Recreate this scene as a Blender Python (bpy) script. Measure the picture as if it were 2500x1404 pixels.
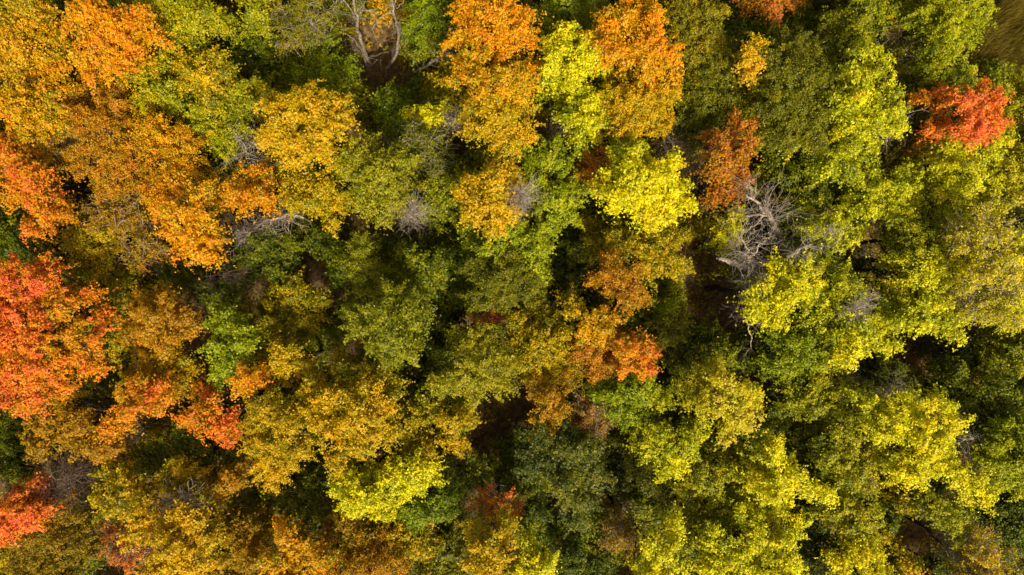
import bpy, math
import numpy as np

for o in list(bpy.data.objects):
    bpy.data.objects.remove(o)
SC = bpy.context.scene
COL = SC.collection
RNG = np.random.default_rng(11)

# ------------------------------------------------------------------ camera, sky, sun, exposure
H = 46.0                       # the drone's height above the forest floor
F = 1720.0                     # focal length in pixels of the 2500 px wide photograph
cam_d = bpy.data.cameras.new('camera')
cam_d.sensor_width = 36.0
cam_d.lens = 36.0 * F / 2500.0
cam_d.clip_end = 2000
cam = bpy.data.objects.new('camera', cam_d)
cam.location = (0, 0, H)
COL.objects.link(cam)
SC.camera = cam

SUN_EL, SUN_AZ = math.radians(52), math.radians(158)   # azimuth clockwise from the picture's top (+Y)
w = bpy.data.worlds.new('World'); SC.world = w; w.use_nodes = True
nt = w.node_tree; nt.nodes.clear()
sky = nt.nodes.new('ShaderNodeTexSky'); sky.sky_type = 'NISHITA'; sky.sun_disc = False
sky.sun_elevation = SUN_EL; sky.sun_rotation = SUN_AZ
sky.air_density = 0.6; sky.dust_density = 5.0; sky.ozone_density = 0.3
bg = nt.nodes.new('ShaderNodeBackground'); bg.inputs[1].default_value = 0.13
out = nt.nodes.new('ShaderNodeOutputWorld')
nt.links.new(sky.outputs[0], bg.inputs[0]); nt.links.new(bg.outputs[0], out.inputs[0])
sd = bpy.data.lights.new('sun', 'SUN'); sd.energy = 3.5; sd.angle = math.radians(5.0); sd.color = (1.0, 0.955, 0.85)
sun = bpy.data.objects.new('sun', sd); COL.objects.link(sun)
sun.rotation_euler = (math.pi/2 - SUN_EL, 0, -SUN_AZ + math.pi)
vs = SC.view_settings
vs.view_transform = 'Standard'; vs.look = 'None'; vs.gamma = 1.0; vs.use_curve_mapping = False
vs.exposure = 0.3
SC.render.engine = 'CYCLES'
SC.cycles.max_bounces = 6; SC.cycles.diffuse_bounces = 3; SC.cycles.transmission_bounces = 3
SC.cycles.transparent_max_bounces = 4

def at(x, y, z):
    """point of the place that lies at height z where the photograph shows pixel (x, y)"""
    d = (H - z) / F
    return np.array([(x - 1250.0) * d, (702.0 - y) * d, z])

# ------------------------------------------------------------------ materials
def lin(c):
    return tuple((v/255.0/12.92) if v/255.0 <= 0.04045 else ((v/255.0+0.055)/1.055)**2.4 for v in c)

PAL = {   # leaf pigments from the green to the most turned
 'OR': [(96,100,14), (142,136,18), (200,168,24), (228,168,36), (234,148,56)],
 'RD': [(122,116,20), (190,150,28), (226,156,48), (240,138,72), (240,122,86)],
 'GD': [(86,96,14), (136,134,16), (194,168,20), (222,180,26), (228,164,40)],
 'YL': [(96,108,8), (148,154,8), (202,198,10), (240,226,12), (240,202,24)],
 'YG': [(78,90,8), (108,116,10), (144,146,12), (184,176,14), (204,170,24)],
 'GR': [(50,62,10), (68,82,12), (90,102,14), (122,126,18), (156,148,24)],
 'OL': [(86,90,20), (108,110,24), (132,128,28), (158,144,36), (182,150,48)],
 'PG': [(86,94,20), (114,118,26), (138,138,32), (160,154,42), (182,166,50)],
 'TN': [(98,96,22), (138,120,28), (174,138,38), (200,146,50), (210,136,62)],
 'TC': [(112,104,26), (158,130,36), (196,142,50), (208,132,62), (208,122,72)],
 'DG': [(52,62,22), (64,76,26), (82,92,30), (108,110,34), (138,132,38)],
 'VG': [(80,96,8), (106,122,8), (134,146,10), (162,168,14), (190,182,18)],
 'BR': [(92,76,32), (122,98,40), (146,112,48), (166,122,58), (180,132,68)],
 'MG': [(124,104,56), (150,130,64), (172,152,68), (186,172,70), (196,188,74)],
 'DY': [(116,118,18), (158,154,24), (198,186,36), (216,196,60), (210,182,84)],
}
def leaf_material(key):
    m = bpy.data.materials.new('leaf_' + key); m.use_nodes = True
    n = m.node_tree; n.nodes.clear(); L = n.links.new
    tint = n.nodes.new('ShaderNodeAttribute'); tint.attribute_name = 'tint'
    vary = n.nodes.new('ShaderNodeAttribute'); vary.attribute_name = 'vary'
    ramp = n.nodes.new('ShaderNodeValToRGB')
    cols = PAL[key]
    el = ramp.color_ramp.elements
    el[0].position = 0.0; el[0].color = (*lin(cols[0]), 1)
    el[1].position = 1.0; el[1].color = (*lin(cols[4]), 1)
    for i in (1, 2, 3):
        e = el.new(i / 4.0); e.color = (*lin(cols[i]), 1)
    L(tint.outputs['Fac'], ramp.inputs[0])
    hsv = n.nodes.new('ShaderNodeHueSaturation')
    L(ramp.outputs[0], hsv.inputs['Color'])
    mp = n.nodes.new('ShaderNodeMapRange')
    mp.inputs['To Min'].default_value = 0.62; mp.inputs['To Max'].default_value = 1.22
    L(vary.outputs['Fac'], mp.inputs['Value']); L(mp.outputs[0], hsv.inputs['Value'])
    hsv.inputs['Saturation'].default_value = 1.06
    p = n.nodes.new('ShaderNodeBsdfPrincipled')
    p.inputs['Roughness'].default_value = 0.5
    p.inputs['Specular IOR Level'].default_value = 0.28
    L(hsv.outputs[0], p.inputs['Base Color'])
    tr = n.nodes.new('ShaderNodeBsdfTranslucent'); L(hsv.outputs[0], tr.inputs['Color'])
    mx = n.nodes.new('ShaderNodeMixShader'); mx.inputs[0].default_value = 0.30
    o = n.nodes.new('ShaderNodeOutputMaterial')
    L(p.outputs[0], mx.inputs[1]); L(tr.outputs[0], mx.inputs[2]); L(mx.outputs[0], o.inputs[0])
    return m
LEAF = {k: leaf_material(k) for k in PAL}

def noise_material(name, c1, c2, scale, rough=0.9, bump=0.3, c3=None):
    m = bpy.data.materials.new(name); m.use_nodes = True
    n = m.node_tree; L = n.links.new
    p = n.nodes['Principled BSDF']; p.inputs['Roughness'].default_value = rough
    p.inputs['Specular IOR Level'].default_value = 0.2
    tc = n.nodes.new('ShaderNodeTexCoord')
    nz = n.nodes.new('ShaderNodeTexNoise'); nz.inputs['Scale'].default_value = scale
    nz.inputs['Detail'].default_value = 8
    L(tc.outputs['Object'], nz.inputs['Vector'])
    r = n.nodes.new('ShaderNodeValToRGB'); e = r.color_ramp.elements
    e[0].position = 0.34; e[0].color = (*lin(c1), 1); e[1].position = 0.68; e[1].color = (*lin(c2), 1)
    if c3:
        k = e.new(0.52); k.color = (*lin(c3), 1)
    L(nz.outputs[0], r.inputs[0]); L(r.outputs[0], p.inputs['Base Color'])
    b = n.nodes.new('ShaderNodeBump'); b.inputs['Strength'].default_value = bump
    L(nz.outputs[0], b.inputs['Height']); L(b.outputs[0], p.inputs['Normal'])
    return m
BARK = noise_material('bark_brown', (58,48,38), (104,90,74), 9, c3=(78,66,54))
GREYBARK = noise_material('bark_weathered_grey', (118,102,84), (190,174,148), 7, c3=(154,136,112))
PALEBARK = noise_material('bark_pale', (116,100,80), (196,182,156), 6, c3=(156,138,112))
TWIG = noise_material('twig_grey', (120,106,88), (190,174,148), 5)
DARKTWIG = noise_material('twig_brown', (80,64,48), (132,108,84), 5)
SOIL = noise_material('forest_floor_litter', (88,68,40), (150,120,76), 3.2, c3=(116,92,56), bump=0.6)
MEADOW = noise_material('meadow_soil', (110,92,50), (160,136,72), 2.0, c3=(134,114,60), bump=0.5)

# ------------------------------------------------------------------ mesh helpers
def mesh_from(name, V, Q, mat, attrs=None, smooth=False):
    V = np.ascontiguousarray(V, np.float32); Q = np.ascontiguousarray(Q, np.int32)
    me = bpy.data.meshes.new(name)
    me.vertices.add(len(V)); me.vertices.foreach_set('co', V.ravel())
    me.loops.add(Q.size); me.loops.foreach_set('vertex_index', Q.ravel())
    me.polygons.add(len(Q))
    me.polygons.foreach_set('loop_start', np.arange(0, Q.size, Q.shape[1], dtype=np.int32))
    me.polygons.foreach_set('loop_total', np.full(len(Q), Q.shape[1], np.int32))
    if smooth:
        me.polygons.foreach_set('use_smooth', np.ones(len(Q), bool))
    for k, a in (attrs or {}).items():
        at_ = me.attributes.new(k, 'FLOAT', 'FACE')
        at_.data.foreach_set('value', np.ascontiguousarray(a, np.float32))
    me.update(calc_edges=True)
    me.materials.append(mat)
    return me

def add(name, me, parent=None):
    o = bpy.data.objects.new(name, me); COL.objects.link(o)
    if parent is not None: o.parent = parent
    return o

def unit(v):
    return v / np.maximum(np.linalg.norm(v, axis=-1, keepdims=True), 1e-9)

class Tubes:
    def __init__(s): s.V = []; s.Q = []; s.n = 0
    def tube(s, P, R, k=4):
        P = np.asarray(P, float); R = np.asarray(R, float); n = len(P)
        T = unit(np.gradient(P, axis=0))
        ref = np.array([0.13, 0.31, 0.94]) if abs(unit(P[-1]-P[0])[2]) < 0.8 else np.array([0.94, 0.2, 0.1])
        A = unit(np.cross(T, ref)); B = np.cross(T, A)
        th = np.arange(k) * 2 * math.pi / k
        ring = P[:, None, :] + R[:, None, None] * (np.cos(th)[None, :, None]*A[:, None, :] + np.sin(th)[None, :, None]*B[:, None, :])
        s.V.append(ring.reshape(-1, 3))
        i = np.arange(n-1)[:, None]*k; j = np.arange(k)[None, :]; j2 = (j+1) % k
        q = np.stack([i+j, i+j2, i+k+j2, i+k+j], -1).reshape(-1, 4) + s.n
        s.Q.append(q); s.n += n*k
    def mesh(s, name, mat):
        return mesh_from(name, np.concatenate(s.V), np.concatenate(s.Q), mat, smooth=True)

def bend(a, b, n, sag, rng):
    """a slightly crooked limb from a to b that rises late by sag"""
    a = np.asarray(a, float); b = np.asarray(b, float)
    t = np.linspace(0, 1, n)[:, None]
    P = a + (b - a) * t
    P[:, 2:3] += -sag * np.sin(math.pi * t) 
    P[1:-1] += rng.normal(0, 0.05 * np.linalg.norm(b - a), (n-2, 3)) * 0.6
    return P

def leaves(pos, outward, L, W, rng, up=0.9, rough=0.6):
    """leaf blades: slender wedges at pos; returns verts, quads"""
    n = len(pos)
    N = unit(np.array([0, 0, up]) + 0.55*outward + rng.normal(0, rough, (n, 3)))
    A = unit(np.cross(N, rng.normal(0, 1, (n, 3)))); B = np.cross(N, A)
    l = (L * rng.uniform(0.7, 1.3, n))[:, None]; wd = (W * rng.uniform(0.7, 1.3, n))[:, None]
    k = rng.uniform(-0.25, 0.25, n)[:, None]
    v = np.stack([pos - A*l*0.5, pos + A*l*(0.5+k) + B*wd*0.5, pos + A*l*(0.5-k) - B*wd*0.5], 1)
    return v.reshape(-1, 3), np.arange(n*3).reshape(-1, 3)

STYLE = {  # leaf length, width, leaves per m2 of bough, spray radius, sprays per m2, orientation roughness
 'm': (0.108, 0.100, 860, 0.20, 11.0, 0.60),
 'f': (0.084, 0.076, 1330, 0.16, 17.0, 0.75),
 's': (0.094, 0.082, 600, 0.18, 10.0, 0.80),
}
def lobe_leaves(c, R, style, tint, rng, dens=1.0, squash=0.62, drop_bias=0.30, away=(0, 0)):
    L, W, per, cr, cpm, rough = STYLE[style]
    area = math.pi * R * R
    nc = max(5, int(cpm * area * 1.15 * rng.uniform(0.8, 1.2)))
    nl = max(60, int(per * area * dens))
    # sprays sit on and in the bough, more of them above than below
    d = unit(rng.normal(0, 1, (nc, 3))); d[:, 2] = np.abs(d[:, 2]) * np.where(rng.random(nc) < drop_bias, -0.9, 1)
    d = unit(d)
    rad = R * np.clip(rng.normal(0.80, 0.28, nc), 0.15, 1.42)
    cp = c + d * rad[:, None] * np.array([1, 1, squash])
    cp[:, 2] += rng.normal(0, 0.16, nc)
    csz = cr * rng.uniform(0.55, 1.55, nc)
    ct = tint + rng.normal(0, 0.10, nc) + 0.07 * d[:, 2]
    cv = rng.normal(0, 0.10, nc)
    # each spray reaches outwards along its twig
    ax = unit(d * np.array([1, 1, 0.3]) + 0.5*np.array([away[0], away[1], 0.1]) + rng.normal(0, 0.45, (nc, 3)))
    sd_ = unit(np.cross(ax, np.array([0, 0, 1.0]) + rng.normal(0, 0.35, (nc, 3)))); nn = np.cross(sd_, ax)
    wgt = csz**2 * rng.uniform(0.35, 1.3, nc); wgt /= wgt.sum()
    ci = rng.choice(nc, nl, p=wgt)
    u = rng.normal(0, 1, (nl, 3)) * csz[ci][:, None]
    u0 = u[:, 0:1] * 1.15
    taper = np.clip(1.0 - 0.45*u0/csz[ci][:, None], 0.35, 1.5)
    off = ax[ci]*u0 + sd_[ci]*u[:, 1:2]*0.58*taper + nn[ci]*u[:, 2:3]*0.34
    off[:, 2] -= 0.40 * (off[:, 0]**2 + off[:, 1]**2) / csz[ci]
    pos = cp[ci] + off
    V, Q = leaves(pos, unit(0.7*d[ci] + 0.5*unit(off)), L, W, rng, rough=rough)
    t = np.clip(ct[ci] + rng.normal(0, 0.15, nl), 0, 1)
    v = np.clip(0.52 + cv[ci] + rng.normal(0, 0.24, nl), 0, 1)
    return V, Q, t, v, cp, csz

def make_tree(name, label, pal, h, t, style, lobes, group, cat='tree', bark=None, base=None, dens=1.0, rng=RNG, twigs=1.0):
    bark = bark or BARK
    xs = np.array([l[0] for l in lobes], float); ys = np.array([l[1] for l in lobes], float); rs = np.array([l[2] for l in lobes], float)
    wt = rs**2
    cx, cy = (xs*wt).sum()/wt.sum(), (ys*wt).sum()/wt.sum()
    spread = max(np.max(np.hypot(xs-cx, ys-cy)), 40.0)
    C = at(cx, cy, h - 1.5)
    b = np.array([C[0], C[1], 0.0]) if base is None else np.array([*at(base[0], base[1], 0)[:2], 0.0])
    lean = rng.normal(0, 0.35, 2)
    if base is None: b[:2] += lean
    root = bpy.data.objects.new(name, None); COL.objects.link(root)
    root.empty_display_size = 0.3
    root.location = b
    root['label'] = label; root['category'] = cat
    if group: root['group'] = group
    VV, QQ, TT, SS = [], [], [], []; nv = 0
    lim = Tubes(); tr = Tubes()
    top = np.array([C[0], C[1], h*0.66])
    n = 7
    P = np.linspace(b, top, n); P[1:-1, :2] += rng.normal(0, 0.10, (n-2, 2)) * (h/12)
    r0 = 0.011*h + 0.05
    tr.tube(P - b, np.linspace(r0, r0*0.42, n), 8)
    for k, lb in enumerate(lobes):
        x, y, r = lb[:3]; dt = lb[3] if len(lb) > 3 else 0.0
        q = math.hypot(x-cx, y-cy) / spread
        z = h - 0.6 - 1.5*q*q + rng.uniform(-0.55, 0.45)
        R = r * (H - z) / F * rng.uniform(0.82, 0.95)
        z -= 0.6*R
        c = at(x, y, z)
        aw = unit(np.array([x - cx, cy - y]) + rng.normal(0, 8, 2))
        items = [(c, R, 1.0, 0.0)]
        # a smaller side spray frays the outline
        a2 = unit(aw + rng.normal(0, 0.7, 2)); r2 = R*rng.uniform(0.34, 0.55)
        items.append((c + np.array([a2[0]*R*1.02, a2[1]*R*1.02, -0.25*R + rng.normal(0, .2)]), r2, 0.8, rng.normal(-.03, .08)))
        # lower, greener side boughs that hold up the crown's flanks
        if rng.random() < 0.5:
            c2 = c + np.array([rng.normal(0, 0.35*R), rng.normal(0, 0.35*R), -1.5*R - rng.uniform(0.1, 0.7)])
            items.append((c2, R*rng.uniform(0.85, 1.1), 0.42, -0.14))
        for (cc, RR, dn, d2) in items:
            V, Q, tt, vv, cp, cs = lobe_leaves(cc, RR, style, t + dt + d2, rng, dens*dn, away=aw)
            VV.append(V - b); QQ.append(Q + nv); nv += len(V); TT.append(tt); SS.append(vv)
            f = rng.uniform(0.55, 1.0)
            s = b + (top - b) * f
            hub = cc - np.array([0, 0, 0.25*RR])
            lr = 0.018 + 0.034*RR
            lim.tube(bend(s, hub, 5, 0.12*np.linalg.norm(hub-s), rng) - b, np.linspace(lr*1.7, lr*0.7, 5), 5)
            m = int(len(cp) * (0.5 if style != 's' else 1.0) * twigs)
            for e in cp[:m]:
                lim.tube(np.array([hub, e]) - b, [lr*0.55, 0.009], 3)
                if style == 's' :
                    for _ in range(2):
                        g = e + rng.normal(0, 0.28, 3)
                        lim.tube(np.array([e, g]) - b, [0.012, 0.007], 3)
    tk = add('trunk', tr.mesh('trunk', bark), root)
    add('branches', lim.mesh('branches', TWIG if style == 's' else bark), tk)
    me = mesh_from('crown', np.concatenate(VV), np.concatenate(QQ), LEAF[pal],
                   {'tint': np.concatenate(TT), 'vary': np.concatenate(SS)})
    add('crown', me, root)
    return root

# ------------------------------------------------------------------ the ground
def grid(name, x0, x1, y0, y1, step, mat, amp, z=0.0, seed=3):
    g = np.random.default_rng(seed)
    xs = np.arange(x0, x1 + step, step); ys = np.arange(y0, y1 + step, step)
    X, Y = np.meshgrid(xs, ys)
    Z = np.zeros_like(X) + z
    for _ in range(10):
        kx, ky = g.normal(0, 0.5, 2); ph = g.uniform(0, 6.28)
        Z += amp/6 * np.sin(kx*X + ky*Y + ph)
    nx, ny = len(xs), len(ys)
    V = np.stack([X, Y, Z], -1).reshape(-1, 3)
    i = (np.arange(ny-1)[:, None]*nx + np.arange(nx-1)[None, :]).reshape(-1)
    Q = np.stack([i, i+1, i+nx+1, i+nx], -1)
    return add(name, mesh_from(name, V, Q, mat, smooth=True))
gr = grid('forest_floor', -600, 600, -600, 600, 40.0, SOIL, 0.0, z=-1.2); gr['kind'] = 'structure'
gr = grid('ground', -60, 60, -45, 45, 1.2, SOIL, 0.25, z=-0.12); gr['kind'] = 'structure'

# the dry meadow past the edge of the wood: a sheet and its tall standing grass
mv = [(28.2, 13.7, 0.0), (70, 12.6, 0.0), (70, 60, 0.0), (60.6, 60, 0.0)]
mo = add('meadow', mesh_from('meadow', np.array(mv) + np.array([0, 0, 0.12]), np.array([[0, 1, 2, 3]]), MEADOW)); mo['kind'] = 'structure'
def make_grass():
    rng = np.random.default_rng(5)
    n = 60000
    y = rng.uniform(13.6, 24, n); x = rng.uniform(28, 40, n)
    tuft = 0.5 + 0.5*np.sin(2.3*x + 1.1*y + 2*np.sin(0.9*y)) * np.sin(1.7*y - 0.8*x)
    k = (x > 28.2 + (y - 13.7)*0.70) & (y > 13.6 - 0.026*(x-28)) & (rng.random(n) < 0.35 + 0.65*tuft)
    x, y, tuft = x[k], y[k], tuft[k]; n = len(x)
    b = np.stack([x, y, np.full(n, 0.1)], -1)
    hgt = rng.uniform(0.5, 1.25, n) * (0.65 + 0.5*tuft)
    tip = b + np.stack([rng.normal(0.08, 0.16, n), rng.normal(0.05, 0.16, n), hgt], -1)
    th = rng.uniform(0, 6.28, n); sd_ = np.stack([np.cos(th), np.sin(th), np.zeros(n)], -1) * rng.uniform(0.012, 0.03, n)[:, None]
    V = np.stack([b - sd_, b + sd_, tip + sd_*0.3, tip - sd_*0.3], 1).reshape(-1, 3)
    me = mesh_from('meadow_grass', V, np.arange(n*4).reshape(-1, 4), LEAF['MG'],
        {'tint': np.clip(rng.normal(0.38, 0.22, n), 0, 1), 'vary': np.clip(rng.normal(0.42, 0.25, n), 0, 1)})
    o = add('meadow_grass', me); o['kind'] = 'stuff'; o['label'] = 'tall olive brown meadow grass beyond the edge of the wood'; o['category'] = 'grass'
make_grass()

# ------------------------------------------------------------------ the trees, one row each:
# (label, pigment, height m, how far turned 0-1, leaf style, boughs as (x, y, r[, turn]) on the photograph)
TREES = [
("golden orange maple beside the dark hollow with fallen wood","OR",13.5,.62,"m",[(30,85,52),(80,60,46),(108,112,44),(50,15,50,-.2),(15,140,34)]),
("bright orange maple with ragged lobes beside a yellow olive tree","OR",14.5,.82,"m",[(212,28,42),(258,62,50),(308,72,46),(228,112,46),(288,98,48),(288,138,38),(245,150,40),(330,40,34),(175,60,28,-.1),(385,95,26,-.1)]),
("golden yellow tree with orange tips and dark holes","OR",13.5,.55,"m",[(62,172,44),(132,172,40,.2),(42,215,44),(92,252,48),(30,252,40,.1),(132,222,40,.1),(98,290,34),(55,300,34),(130,290,30)]),
("broad brownish orange tree with fine faded leaves","TN",13,.66,"f",[(222,230,52),(276,262,52),(200,310,54),(262,330,50),(222,392,58),(296,400,54),(262,445,38),(180,250,36),(330,430,36)]),
("orange tree merging into the broad brownish orange crown","OR",12.5,.68,"f",[(345,262,44),(390,318,46),(345,330,44),(440,340,42),(450,395,42),(395,390,42),(420,430,30)]),
("yellow green tree between orange crowns with leafy sprays","YG",12,.62,"m",[(330,172,44),(382,158,40),(370,212,48),(412,252,42),(345,130,30,.2),(300,150,30)]),
("golden olive tree with brown flecked round top","GD",12.5,.48,"m",[(462,152,38),(500,182,44),(542,222,42),(455,185,30),(520,165,34),(500,235,36,-.1)]),
("olive yellow tree sloping down to the bare twiggy tree","YG",11.5,.6,"m",[(500,268,40),(560,252,44,.1),(520,322,44),(568,312,40),(610,212,38,.1),(600,265,34),(545,345,30),(480,300,34)]),
("small yellow green tree wedged between olive and orange crowns","YG",10.5,.5,"m",[(402,258,36),(430,292,38),(440,245,30),(425,195,26)]),
("yellow olive tree with loose sprays next to bright orange maple","YG",13,.68,"m",[(400,20,46),(450,46,48),(440,78,34),(500,30,44),(530,52,34),(470,-20,46),(370,0,34)]),
("dark green tree in deep shade behind the yellow olive tree","GR",8,.42,"m",[(560,112,46),(604,152,44),(640,104,40),(566,66,40),(520,98,34),(650,160,32),(620,190,30)]),
("small golden green tree rising above dark green slope","YG",11,.64,"m",[(625,12,36),(640,46,26),(605,-10,36),(612,60,22,-.2)]),
("rounded golden maple with dark hole at its heart","GD",13.5,.66,"m",[(664,252,34),(690,282,42),(660,322,38),(722,252,38),(772,262,42),(822,266,32),(782,312,44),(738,352,34),(798,378,28),(702,378,36),(690,340,34),(830,300,24),(765,350,36),(640,340,22),(740,232,22)]),
("leafy yellow green tree beside the glade of bare trunks","VG",8,.5,"m",[(740,150,44),(784,134,40),(804,172,44),(832,204,34),(762,202,40),(725,185,34),(830,160,30)]),
("olive tree laced with grey twigs beside the glade","OL",11,.55,"s",[(700,40,40),(722,72,34),(762,60,38),(792,38,30),(702,112,28),(740,10,40)]),
("bright green tree squeezed against the tall orange maple","VG",10,.45,"m",[(1060,20,44),(1100,44,34),(1022,62,34),(1088,78,30),(1040,-15,40),(1030,25,32)]),
("yellow green sapling crown above the fallen white trunk","YG",6,.5,"m",[(1060,108,34),(1035,122,26),(1085,100,26)]),
("tall orange maple standing over the fallen white trunk","OR",15,.78,"m",[(1140,40,44),(1130,78,34),(1190,18,44),(1240,52,44),(1276,40,30),(1182,100,44,.04),(1240,100,38),(1204,130,34,.05),(1270,85,32),(1160,-20,40),(1225,-10,44)]),
("golden orange maple leaning out below the tall orange one","OR",14.2,.60,"m",[(1142,190,42),(1192,202,44),(1240,182,42),(1280,202,36),(1290,168,30),(1128,160,30),(1160,150,32),(1250,225,36),(1175,235,36)]),
("golden tree with yellow underside and orange rim","GD",13.4,.56,"m",[(1170,268,38),(1220,282,44),(1182,312,32),(1230,328,44),(1268,322,34,.1),(1258,350,24),(1160,295,30,-.1),(1285,270,30,-.1)]),
("mid green tree between two orange maples","VG",10,.55,"m",[(1350,28,40),(1400,40,42),(1452,26,38),(1400,6,42),(1345,70,28,-.1),(1440,62,28)]),
("lemon yellow maple in front of a mid green tree","YL",14,.62,"m",[(1370,100,36),(1412,132,44),(1346,140,34),(1440,132,34),(1402,170,36),(1340,190,30,-.2),(1360,170,28),(1385,80,24),(1470,150,20)]),
("yellow maple with hanging sprays above bare grey twigs","YL",13.2,.5,"m",[(1400,222,36,-.05),(1440,252,42,.1),(1372,220,34,-.2),(1420,298,38),(1450,318,26),(1460,285,28),(1395,275,30,-.2)]),
("large orange maple adjoining the lemon yellow maple","OR",14.5,.74,"m",[(1560,20,38),(1512,42,34),(1592,50,40),(1480,84,38),(1540,92,44,-.05),(1602,112,48),(1640,132,30),(1572,142,44,-.05),(1620,182,38),(1588,200,34),(1500,120,34),(1560,-20,36)]),
("golden orange fine leaved tree at the brown gap","GD",13.2,.62,"f",[(1512,192,40,-.2),(1560,240,48),(1512,280,38),(1582,290,42),(1630,302,26),(1540,302,34),(1620,230,34),(1500,235,32,-.1)]),
("dull olive brown tree with dry leaves beside orange maple","OL",12.5,.62,"f",[(1660,30,42),(1712,62,44),(1700,112,40),(1740,30,32),(1655,90,32),(1690,-10,40),(1735,95,28)]),
("orange red crown edge over a dark hollow","TC",9.5,.62,"m",[(1840,4,28),(1890,10,34),(1932,12,26),(1880,-25,36)]),
("grey olive tree with fine leaves under a gold branch","OL",11.5,.4,"f",[(1702,182,42),(1752,162,48),(1722,230,44),(1790,202,40),(1762,120,38),(1690,225,30),(1770,240,34)]),
("slim golden orange spire beside grey olive tree","GD",13.8,.72,"m",[(1845,115,26),(1852,148,26),(1826,182,22),(1835,140,22)]),
("green tree with a pale branch above the brown gap","GR",10,.6,"m",[(1680,282,38),(1730,272,40),(1684,336,28,.15),(1640,275,28),(1720,310,26)]),
("small yellow green tree over the terracotta tree","YG",11,.62,"m",[(1830,262,28),(1850,302,28),(1814,290,24),(1860,335,22)]),
("terracotta tree with brownish orange leaves","TC",12.8,.58,"m",[(1800,312,28),(1762,340,34),(1822,362,30),(1780,388,40),(1802,432,34),(1760,425,30),(1752,476,22),(1790,470,24),(1735,380,22,-.2)]),
("large moss olive tree with very fine dense leaves","OL",13,.36,"f",[(1930,112,42),(1980,132,40),(1902,172,44),(1960,192,52),(2012,212,44),(1900,250,48),(1960,270,50),(2015,285,40),(1912,312,44),(1870,342,36),(1990,330,36),(1880,215,34)]),
("yellow green maple with sunlit rim next to moss olive tree","YL",13.2,.42,"m",[(2110,130,32),(2150,170,34),(2090,192,38),(2162,222,38),(2102,250,44),(2190,272,28),(2092,312,42),(2050,295,36),(2140,285,34),(2060,240,34),(2180,310,26,.1),(2060,190,28)]),
("lower yellow green tree beside the moss olive crown","YL",11.5,.34,"m",[(1972,336,38),(2012,352,38),(2060,372,44),(2110,352,38),(2030,405,34),(1925,350,34),(2080,405,30),(2120,385,30)]),
("green tree below yellow sprays at the meadow wood","YG",11,.45,"m",[(2060,52,48),(2112,32,44),(2152,15,40),(2082,85,38),(2190,8,40,.25),(2240,22,40,.25),(2060,100,34),(2130,70,34,-.1)]),
("brownish olive tree with thin dry leaves","OL",10,.5,"s",[(2160,115,44),(2212,84,40),(2222,132,40),(2190,160,34),(2240,170,34)]),
("yellow green tree bordering the dry meadow","VG",12.5,.8,"f",[(2320,50,48),(2372,30,46),(2402,12,34),(2335,98,40),(2368,70,32),(2305,120,34),(2270,60,38,-.1),(2290,20,42),(2360,-20,46),(2400,-30,36),(2285,155,26)]),
("light green tree above the scarlet tree","VG",11,.72,"m",[(2290,170,34),(2340,192,38),(2312,205,34),(2350,165,26),(2270,200,28)]),
("scarlet orange maple with a dark cleft through it","RD",13.2,.76,"m",[(2282,245,34,-.2),(2290,310,34,-.1),(2400,252,44),(2382,300,38),(2432,290,34),(2352,238,26),(2310,228,18,-.1),(2425,250,32),(2350,310,26),(2410,325,28)]),
("yellow green thicket tree along the meadow edge","DY",5.5,.3,"f",[(2432,205,38),(2486,215,38),(2482,262,40),(2445,225,36),(2490,310,38),(2520,240,36)]),
("yellow tree with grey twigs under the scarlet tree","YL",12,.48,"m",[(2340,352,42),(2402,372,44),(2312,402,38),(2362,422,42),(2412,432,38),(2440,332,34),(2300,440,32),(2330,465,28)]),
("pale yellow green tree behind the yellow twiggy tree","DY",11.5,.4,"m",[(2460,422,40),(2490,392,38),(2450,482,38),(2410,512,42),(2495,455,36),(2380,480,34)]),
("olive gold low tree in a hollow of yellow green","GD",8.5,.34,"m",[(2170,362,38),(2222,342,38),(2145,385,32),(2205,385,34),(2255,370,30)]),
("yellow green tree above the dark brown pit","YL",11.5,.4,"m",[(2120,445,38),(2152,472,42),(2202,452,42),(2180,512,36),(2120,500,34),(2250,442,34),(2225,490,34),(2090,475,30)]),
("shaded green tree near the dead grey tree","YG",9.5,.3,"m",[(1950,432,44),(2002,462,42),(1965,485,36),(1990,420,36),(2040,440,36),(1910,400,34)]),
("olive yellow tree in half shade beside the pale yellow one","YG",12,.52,"f",[(2222,562,46),(2282,562,48),(2302,612,42),(2240,608,40),(2330,540,38),(2200,590,30)]),
("pale yellow dry tree with thinning twiggy top","DY",13.8,.6,"s",[(2392,552,42),(2440,572,42),(2362,602,42),(2422,642,46),(2460,662,38),(2380,680,44),(2410,590,40),(2350,560,34)]),
("faded yellow tree with broken pale branches","DY",13.2,.5,"s",[(2402,742,42),(2450,722,42),(2462,772,34),(2420,700,40),(2380,770,34),(2470,690,34)]),
("yellow maple overhanging the shadowed gap","YL",12.8,.55,"m",[(2210,642,36),(2262,652,42),(2312,682,38),(2342,702,38),(2230,680,28,-.15),(2290,640,34),(2360,660,34)]),
("wide yellow green maple above the brown clearing","YL",12,.42,"m",[(2190,742,42),(2242,742,42),(2292,772,42),(2160,762,34),(2250,785,34),(2332,772,38),(2300,735,36),(2210,785,30),(2330,810,30),(2140,790,28)]),
("golden tree beside the faded yellow tree","YL",12.5,.6,"m",[(2490,602,38),(2490,680,32),(2505,640,40),(2500,735,34),(2480,780,26)]),
("bright yellow maple beside the dead grey limbs","YL",13.6,.58,"m",[(1900,682,36),(1952,692,42),(1870,742,38),(1920,740,38),(1990,672,32),(1860,772,28),(1900,775,28),(1965,650,28,-.2),(1850,705,24,-.15)]),
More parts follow.
